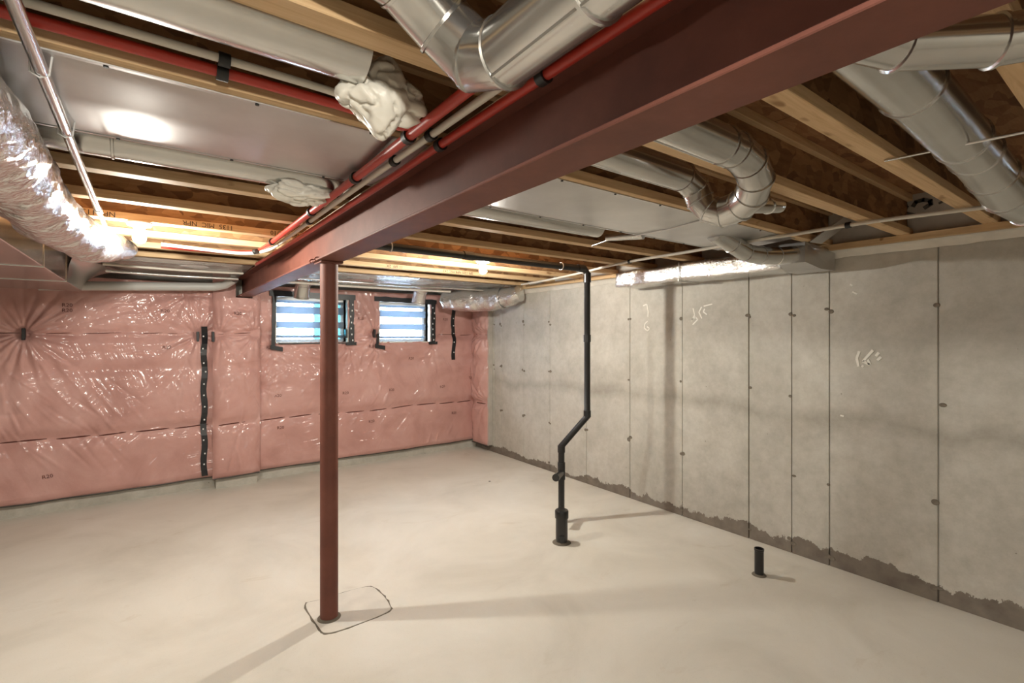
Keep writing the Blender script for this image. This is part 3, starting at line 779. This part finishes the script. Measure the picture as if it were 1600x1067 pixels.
# ------------------------------------------------------------------ round ducts in the joist bays
duct('round_duct', 'round galvanised duct above the red and white pipes, stuffed with a cream bag', [(XL + .1, 1.135, 2.222), (-.6, 1.135, 2.222), (.40, 1.135, 2.222)], .078)
duct('round_duct', 'thin round duct along the far edge of the broad metal pan', [(XL + .1, 2.06, 2.192), (-.10, 2.06, 2.192), (.66, 2.06, 2.192)], .060)
duct('round_duct', 'thin round duct along the far edge of the pan by the concrete wall', [(.85, 2.05, 2.192), (2.13, 2.04, 2.192)], .058)
dq = empty('duct_boot', W(945, 367, z=2.17)); tag(dq, 'slanting thin metal boot at the end of the thin duct past the pan', 'duct')
tube('boot_body', [W(948, 371, z=2.165), W(1005, 366, z=2.155)], [.022, .030], 'galv', dq, 16)
tube('hanger_wire', [W(925, 384, z=2.15), W(952, 374, z=2.15)], .006, 'galv', dq, 8)
duct('round_duct', 'round metal duct above the beam side with a flared dark elbow', [(.50, -.9, 2.07), (.525, .735, 2.07), (.510, .815, 2.092), (.455, .845, 2.150), (.36, .83, 2.20), (.05, .80, 2.235)], .060, bands=((0, .86), (0, .80)))
duct('round_duct', 'widest round galvanised duct bending down near the concrete wall', [(.86, .405, 2.185), (1.55, .405, 2.18), (2.20, .405, 2.155), (2.42, .400, 2.125), (2.60, .39, 2.085), (2.76, .35, 2.055), (2.90, .25, 2.04), (2.98, .08, 2.035), (2.98, -.8, 2.035)], .072, bands=((1, .75),))
duct('round_duct', 'short metal elbow in the upper corner nearest the viewer', [(.97, .345, 2.078), (1.075, .300, 2.070), (1.20, .195, 2.070), (1.30, .06, 2.078), (1.50, -.7, 2.09)], .042, bands=((3, .16),))
# looping duct: out of one bay, under the joist, back into the next
lp = [(.86, .845, 2.150), (1.50, .845, 2.145), (1.60, .85, 2.128), (1.685, .87, 2.095), (1.745, .915, 2.062), (1.785, .98, 2.040), (1.79, 1.04, 2.032)]
duct('round_duct', 'round duct dropping in a segmented elbow under the joist', lp, .057, bands=((0, .90),))
lp2 = [(.86, 1.195, 2.200), (1.735, 1.195, 2.195)] + [tuple(W(u, v, y=yy)) for u, v, yy in ((1086, 293, 1.195), (1094, 313, 1.185), (1108, 327, 1.155), (1130, 333, 1.105), (1152, 327, 1.045))]
duct('round_duct', 'round duct curling up from the loop into the next joist bay', lp2, .055)
duct('duct_branch', 'stubby oval metal branch sticking out of the looping elbow', [tuple(W(1172, 322, y=1.03)), tuple(W(1200, 322, y=1.04)), tuple(W(1217, 322, y=1.05))], .030, seam=False)

# ducts and boot on the concrete wall
def foil_box(name, label, a, b, seedv, end_mat='foil', amp=.012):
    e = empty(name, a); tag(e, label, 'duct')
    bm = bmesh.new(); bmesh.ops.create_cube(bm, size=1)
    for v in bm.verts: v.co = Vector(((a[i] + b[i]) / 2 + v.co[i] * (b[i] - a[i]) for i in range(3)))
    bmesh.ops.bevel(bm, geom=bm.edges[:], offset=.03, segments=3, affect='EDGES', profile=.6)
    bmesh.ops.subdivide_edges(bm, edges=[q for q in bm.edges if q.calc_length() > .1], cuts=14, use_grid_fill=True)
    for v in bm.verts:
        nn = noise.noise_vector(v.co * 6 + Vector((seedv, 0, 0))) * amp + noise.noise_vector(v.co * 19) * amp * .5
        v.co += nn
        v.co.x = min(v.co.x, XR - .002)
    bm.verts.index_update()
    V = [v.co.copy() for v in bm.verts]; Fa = [[v.index for v in q.verts] for q in bm.faces]; bm.free()
    mesh('foil_wrap', V, Fa, 'foil', e, True, 60)
    return e
fb = foil_box('wrapped_duct', 'foil wrapped rectangular duct hung along the top of the concrete wall', (3.41, 1.60, 1.995), (3.685, 3.06, 2.13), 3)
tube('strap', [(3.405, 2.38, 2.14), (3.402, 2.38, 1.99), (3.685, 2.38, 1.988)], .005, 'galv', fb, 8)
be2 = empty('duct_boot', (3.4, 1.5, 2.0)); tag(be2, 'segmented metal elbow and boot feeding the foil wrapped wall duct', 'duct')
EP = [(2.70, 1.64, 2.165), (2.86, 1.62, 2.112), (2.98, 1.60, 2.066), (3.10, 1.57, 2.058), (3.22, 1.53, 2.062), (3.36, 1.49, 2.080)]
tube('elbow', EP, .055, 'galv', be2, 24, True, 25)
for i in range(1, 5): ring_at('seam_band', EP[i], Vector(EP[i + 1]) - Vector(EP[i - 1]), .055, be2)
mesh('boot_body', [(3.34, 1.41, 2.02), (3.34, 1.57, 2.02), (3.34, 1.57, 2.15), (3.34, 1.41, 2.15), (3.66, 1.36, 1.985), (3.66, 1.60, 1.985), (3.66, 1.60, 2.11), (3.66, 1.36, 2.11), (3.50, 1.38, 1.985), (3.50, 1.60, 1.985)],
     [[0, 1, 2, 3], [4, 7, 6, 5], [0, 8, 9, 1], [8, 4, 5, 9], [3, 2, 6, 7], [0, 3, 7, 4, 8], [1, 9, 5, 6, 2]], 'galv_d', be2)
mesh('riser_sheet', [(3.28, 1.36, 2.13), (3.40, 1.34, 2.13), (3.62, 1.12, 2.36), (3.46, 1.12, 2.36), (3.28, 1.365, 2.135), (3.40, 1.345, 2.135), (3.62, 1.125, 2.365), (3.46, 1.125, 2.365)],
     [[0, 3, 2, 1], [4, 5, 6, 7], [0, 1, 5, 4], [1, 2, 6, 5], [2, 3, 7, 6], [3, 0, 4, 7]], 'galv_d', be2)
# foil duct in the far corner
cp = smooth_path([(2.98, 5.52, 2.00), (3.12, 5.38, 2.00), (3.28, 5.15, 1.995), (3.42, 4.86, 2.01), (3.52, 4.62, 2.05)], 14)
V, Fa = tube_geo(cp, [.095 + .045 * math.sin(math.pi * min(1, (i + 4) / len(cp))) for i in range(len(cp))], 40)
V = [v + noise.noise_vector(v * 7) * .022 + noise.noise_vector(v * 21) * .008 for v in V]
ef = empty('wrapped_duct', cp[0]); tag(ef, 'bulging foil wrapped duct in the corner above the insulation return', 'duct')
mesh('foil_wrap', V, Fa, 'foil', ef, True, 70)
for t_ in (.22, .5, .75):
    i = int(t_ * (len(cp) - 1)); ring_at('tape_band', cp[i], cp[min(i + 1, len(cp) - 1)] - cp[i - 1], .128, ef, 'foil', .03, 30)
# takeoffs above the windows
for k, (x, y, r, lab, mt) in enumerate(((1.285, 5.50, .078, 'round metal takeoff hanging above the window behind the column', 'galv'), (2.63, 5.50, .080, 'foil covered round takeoff hanging above the corner window', 'foil'))):
    e = empty('duct_takeoff', (x, y, 2.1)); tag(e, lab, 'duct')
    tube('collar', [(x, y - .25, 2.21), (x, y - .13, 2.18), (x, y - .05, 2.10), (x, y, 2.0), (x, y + .015, 1.955)], r, mt, e, 28, True, 25)
    ring_at('seam_band', (x, y - .05, 2.10), (0, .09, -.11), r, e, mt); ring_at('seam_band', (x, y + .012, 1.962), (0, .1, -.4), r, e, mt)

# rectangular trunk and flared boot over the long blanket
tr = empty('trunk_duct', (-.8, 2, 1.93)); tag(tr, 'rectangular sheet metal trunk duct above the long insulation blanket', 'duct')
for y0, y1 in ((1.30, 2.5), (2.505, 3.7), (3.705, 4.6), (4.605, 5.50)):
    box('trunk_section', (-1.12, y0, 1.93), (-.475, y1, 2.118), 'galv', tr, .003)
for y in (2.502, 3.702, 4.602):
    box('slip_joint', (-1.125, y - .012, 1.926), (-.470, y + .012, 2.122), 'galv', tr, .002)
V, Fa = [], []
nu = 12
for j in range(9):
    t = j / 8; ys = 4.62 + .88 * t
    for i in range(nu + 1):
        s_ = i / nu; ang = s_ * math.pi / 2
        V.append((-.472 + (.04 + .26 * t) * (1 - math.cos(ang)), ys, 1.932 + .18 * math.sin(ang)))
for j in range(8):
    for i in range(nu): a = j * (nu + 1) + i; Fa.append([a, a + 1, a + nu + 2, a + nu + 1])
V += [(v[0] - .006, v[1], v[2] + .003) for v in V]
h_ = len(V) // 2; Fa += [[q + h_ for q in f[::-1]] for f in Fa]
mesh('flared_boot', V, Fa, 'galv', tr, True, 60)
# silver flexible duct
fp = smooth_path([(-.50, .70, 2.02), (-.385, 1.10, 2.025), (-.325, 1.55, 2.03), (-.325, 2.1, 2.02), (-.315, 2.7, 2.015), (-.27, 3.15, 2.025), (-.215, 3.5, 2.05), (-.16, 3.78, 2.08), (-.11, 4.0, 2.11)], 26)
n_ = len(fp)
V, Fa = tube_geo(fp, [(.100 if i < n_ * .68 else .100 - .058 * (i / n_ - .68) / .32) + .0028 * math.sin(i * 1.55) for i in range(n_)], 48)
V = [v + noise.noise_vector(v * 8) * .011 + noise.noise_vector(v * 26) * .006 + noise.noise_vector(v * 60) * .0022 for v in V]
ef = empty('flexible_duct', fp[0]); tag(ef, 'crinkled silver foil flexible duct curving beside the trunk duct', 'duct')
mesh('foil_sleeve', V, Fa, 'foil', ef, True, 80)
for t_ in (.16, .93):
    i = int(t_ * n_); ring_at('clamp_band', fp[i], fp[i + 1] - fp[i - 1], .101 if t_ < .5 else .055, ef, 'galv', .02, 30)

# ------------------------------------------------------------------ thin pipes and cables
gp = empty('steel_pipe', (-.2, .7, 2.112)); tag(gp, 'thin shiny steel pipe crossing under the broad metal pan', 'pipe')
tube('pipe_body', [(-.185, .55, 2.112), (-.19, 2.85, 2.112)], .0125, 'chrome', gp, 16)
tube('pipe_reducer', [(-.19, 2.83, 2.112), (-.19, 2.90, 2.112)], .0155, 'chrome', gp, 16)
tube('pipe_tail', [(-.19, 2.88, 2.112), (-.19, 3.42, 2.112)], .0095, 'tan', gp, 12)
for y in (1.82, 1.43): tube('pipe_strap', [(-.205, y, ZJ), (-.205, y, 2.106), (-.19, y, 2.097), (-.175, y, 2.106), (-.17, y, ZJ)], .002, 'staple', gp, 6)
RZ = 2.116
pipe('water_pipe', 'red water pipe lying closest along the beam flange', [(.690, -1.2, RZ), (.690, 1.0, RZ), (.694, 2.0, RZ), (.690, 3.2, RZ + .004), (.67, 4.3, RZ)], .0125, 'red', clips=((0, .92), (1, .3)))
pipe('water_pipe', 'white water pipe running along the beam beside the red ones', [(.645, -1.2, RZ), (.638, .9, RZ), (.632, 2.0, RZ), (.632, 3.0, RZ), (.60, 3.42, RZ - .02), (.48, 3.60, RZ - .03), (.20, 3.64, RZ - .018), (.05, 3.64, RZ - .012)], .0105, 'white', clips=((1, .32), (1, .55), (2, .55), (4, .5)))
pipe('water_pipe', 'thick red water pipe beside the cream bags, with black clips', [(.588, .93, RZ), (.590, 1.6, RZ), (.590, 2.6, RZ), (.585, 3.5, RZ), (.55, 3.72, RZ), (.40, 3.80, RZ), (.05, 3.80, RZ)], .0145, 'red', clips=((0, .55), (1, .15), (1, .75), (2, .7)))
pipe('water_pipe', 'red water pipe running from the ceiling edge under the upper round duct', [(XL + .1, 1.325, 2.166), (0, 1.325, 2.166), (.48, 1.325, 2.160), (.56, 1.30, 2.14), (.588, 1.24, RZ + .012)], .0125, 'red', clips=((1, .28),))
pipe('water_pipe', 'white water pipe next to the red one under the upper round duct', [(XL + .1, 1.285, 2.178), (0, 1.285, 2.178), (.42, 1.285, 2.172), (.56, 1.26, 2.155)], .0095, 'white', clips=((1, .32),))
tag(tube('wood_strip', [(.708, -1.0, ZJ - .008), (.706, 1.5, ZJ - .008), (.706, 4.6, ZJ - .008)], .0045, 'tan', None, 8), 'tan cable stapled along the top edge of the beam', 'cable').name = 'electric_cable'
tag(tube('electric_cable', smooth_path([(.50, .60, 2.33), (.475, .68, 2.27), (.468, .74, 2.20), (.455, .80, 2.17)]), .0055, 'tan', None, 10), 'loose tan cable end dangling beside the flared elbow', 'cable')
cz = 2.134
cpts = [(1640, 311), (1541, 323.5), (1431, 337), (1330, 351), (1246, 365)]
P = [W(u, v, z=cz) for u, v in cpts]
P += [Vector((2.97, 1.55, cz)), Vector((3.0, 2.0, cz)), Vector((3.03, 2.62, cz)), Vector((3.22, 3.36, cz)), Vector((3.34, 4.0, cz)), Vector((3.38, 4.42, cz))]
pipe('electric_cable', 'long white cable strung along the joist ends near the concrete wall', P, .0105, 'white', 'cable', clips=((3, .05), (6, .9), (7, .8)))
tag(tube('support_rod', [W(1383, 251, z=2.146), W(1700, 186, z=2.065)], .0045, 'galv', None, 8), 'thin straight grey rod under the widest round duct', 'rod')
# plumbing and poly near the window wall
pipe('vent_pipe', 'pale grey pipe running along the top of the long insulation blanket', [W(60, 446, y=5.60), W(335, 448, y=5.60), W(352, 445, y=5.56), W(366, 436, y=5.45)], .040, 'grey', clips=(), curved=False, n=20)
for k, (y, z, r, x0, x1, mt, lab) in enumerate(((4.92, 2.105, .010, -.3, .66, 'white', 'thin white conduit beyond the bulb near the silver duct'), (5.22, 2.085, .013, -.3, .66, 'galv', 'thin metal conduit above the pale grey wall pipe'),
                                              (4.95, 2.10, .012, .86, 3.2, 'galv', 'metal conduit across the ceiling before the two windows'), (5.20, 2.085, .014, .86, 2.9, 'white', 'white conduit across the ceiling before the two windows'),
                                              (5.62, 2.122, .010, .86, 3.0, 'white', 'thin white conduit closest above the two windows'))):
    pipe('conduit', lab, [(x0, y, z), ((x0 + x1) / 2, y + .03, z - .004), (x1, y, z)], r, mt)
def poly_sheet(label, x0, x1, y0, y1):
    V, Fa = [], []
    nu, nv = 70, 24
    for j in range(nv + 1):
        for i in range(nu + 1):
            x, y = x0 + (x1 - x0) * i / nu, y0 + (y1 - y0) * j / nv
            t = j / nv
            V.append((x, y, ZJ - .004 - .008 * math.sin(math.pi * t) - .010 * t ** 3 + .008 * noise.noise((x * 3, y * 6, x0)) * math.sin(math.pi * t)))
    for j in range(nv):
        for i in range(nu): a = j * (nu + 1) + i; Fa.append([a, a + nu + 1, a + nu + 2, a + 1])
    h_ = len(V); V += [(v[0], v[1], v[2] + .002) for v in V]; Fa += [[q + h_ for q in f[::-1]] for f in Fa]
    return tag(mesh('poly_sheet', V, Fa, 'polygrey', None, True, 180), label, 'poly sheet')
poly_sheet('grey wrinkled poly sheet under the joists before the two windows', .86, 3.60, 4.66, 5.80)
poly_sheet('grey wrinkled poly sheet under the joists above the long blanket', -2.5, .70, 4.66, 5.80)

# cream bags stuffed round the duct ends
def bag(label, c, rx, ry, rz, seedv):
    bm = bmesh.new(); bmesh.ops.create_icosphere(bm, subdivisions=5, radius=1)
    for v in bm.verts:
        d = v.co.normalized(); s_ = Vector((seedv, 0, 0))
        k = 1 + .40 * noise.noise(d * 1.2 + s_) + .14 * noise.noise(d * 2.2 + s_) - .20 * math.exp(-(noise.noise(d * 2.2 + s_ * 2) / .09) ** 2) - .03 * math.exp(-(noise.noise(d * 3.5 + s_) / .10) ** 2)
        v.co = Vector((c[0] + d.x * rx * k, c[1] + d.y * ry * k, c[2] + d.z * rz * k))
    bm.verts.index_update()
    V = [v.co.copy() for v in bm.verts]; Fa = [[v.index for v in f.verts] for f in bm.faces]; bm.free()
    return tag(mesh('plastic_bag', V, Fa, 'bag', None, True, 180), label, 'bag')
bag('larger crumpled cream plastic bag stuffed by the upper round duct end', (.455, 1.19, 2.150), .105, .075, .085, 2.3)
bag('smaller crumpled cream plastic bag on the thin duct past the pan', (.475, 2.07, 2.128), .115, .06, .058, 9.1)

print('objects', len(scene.objects))
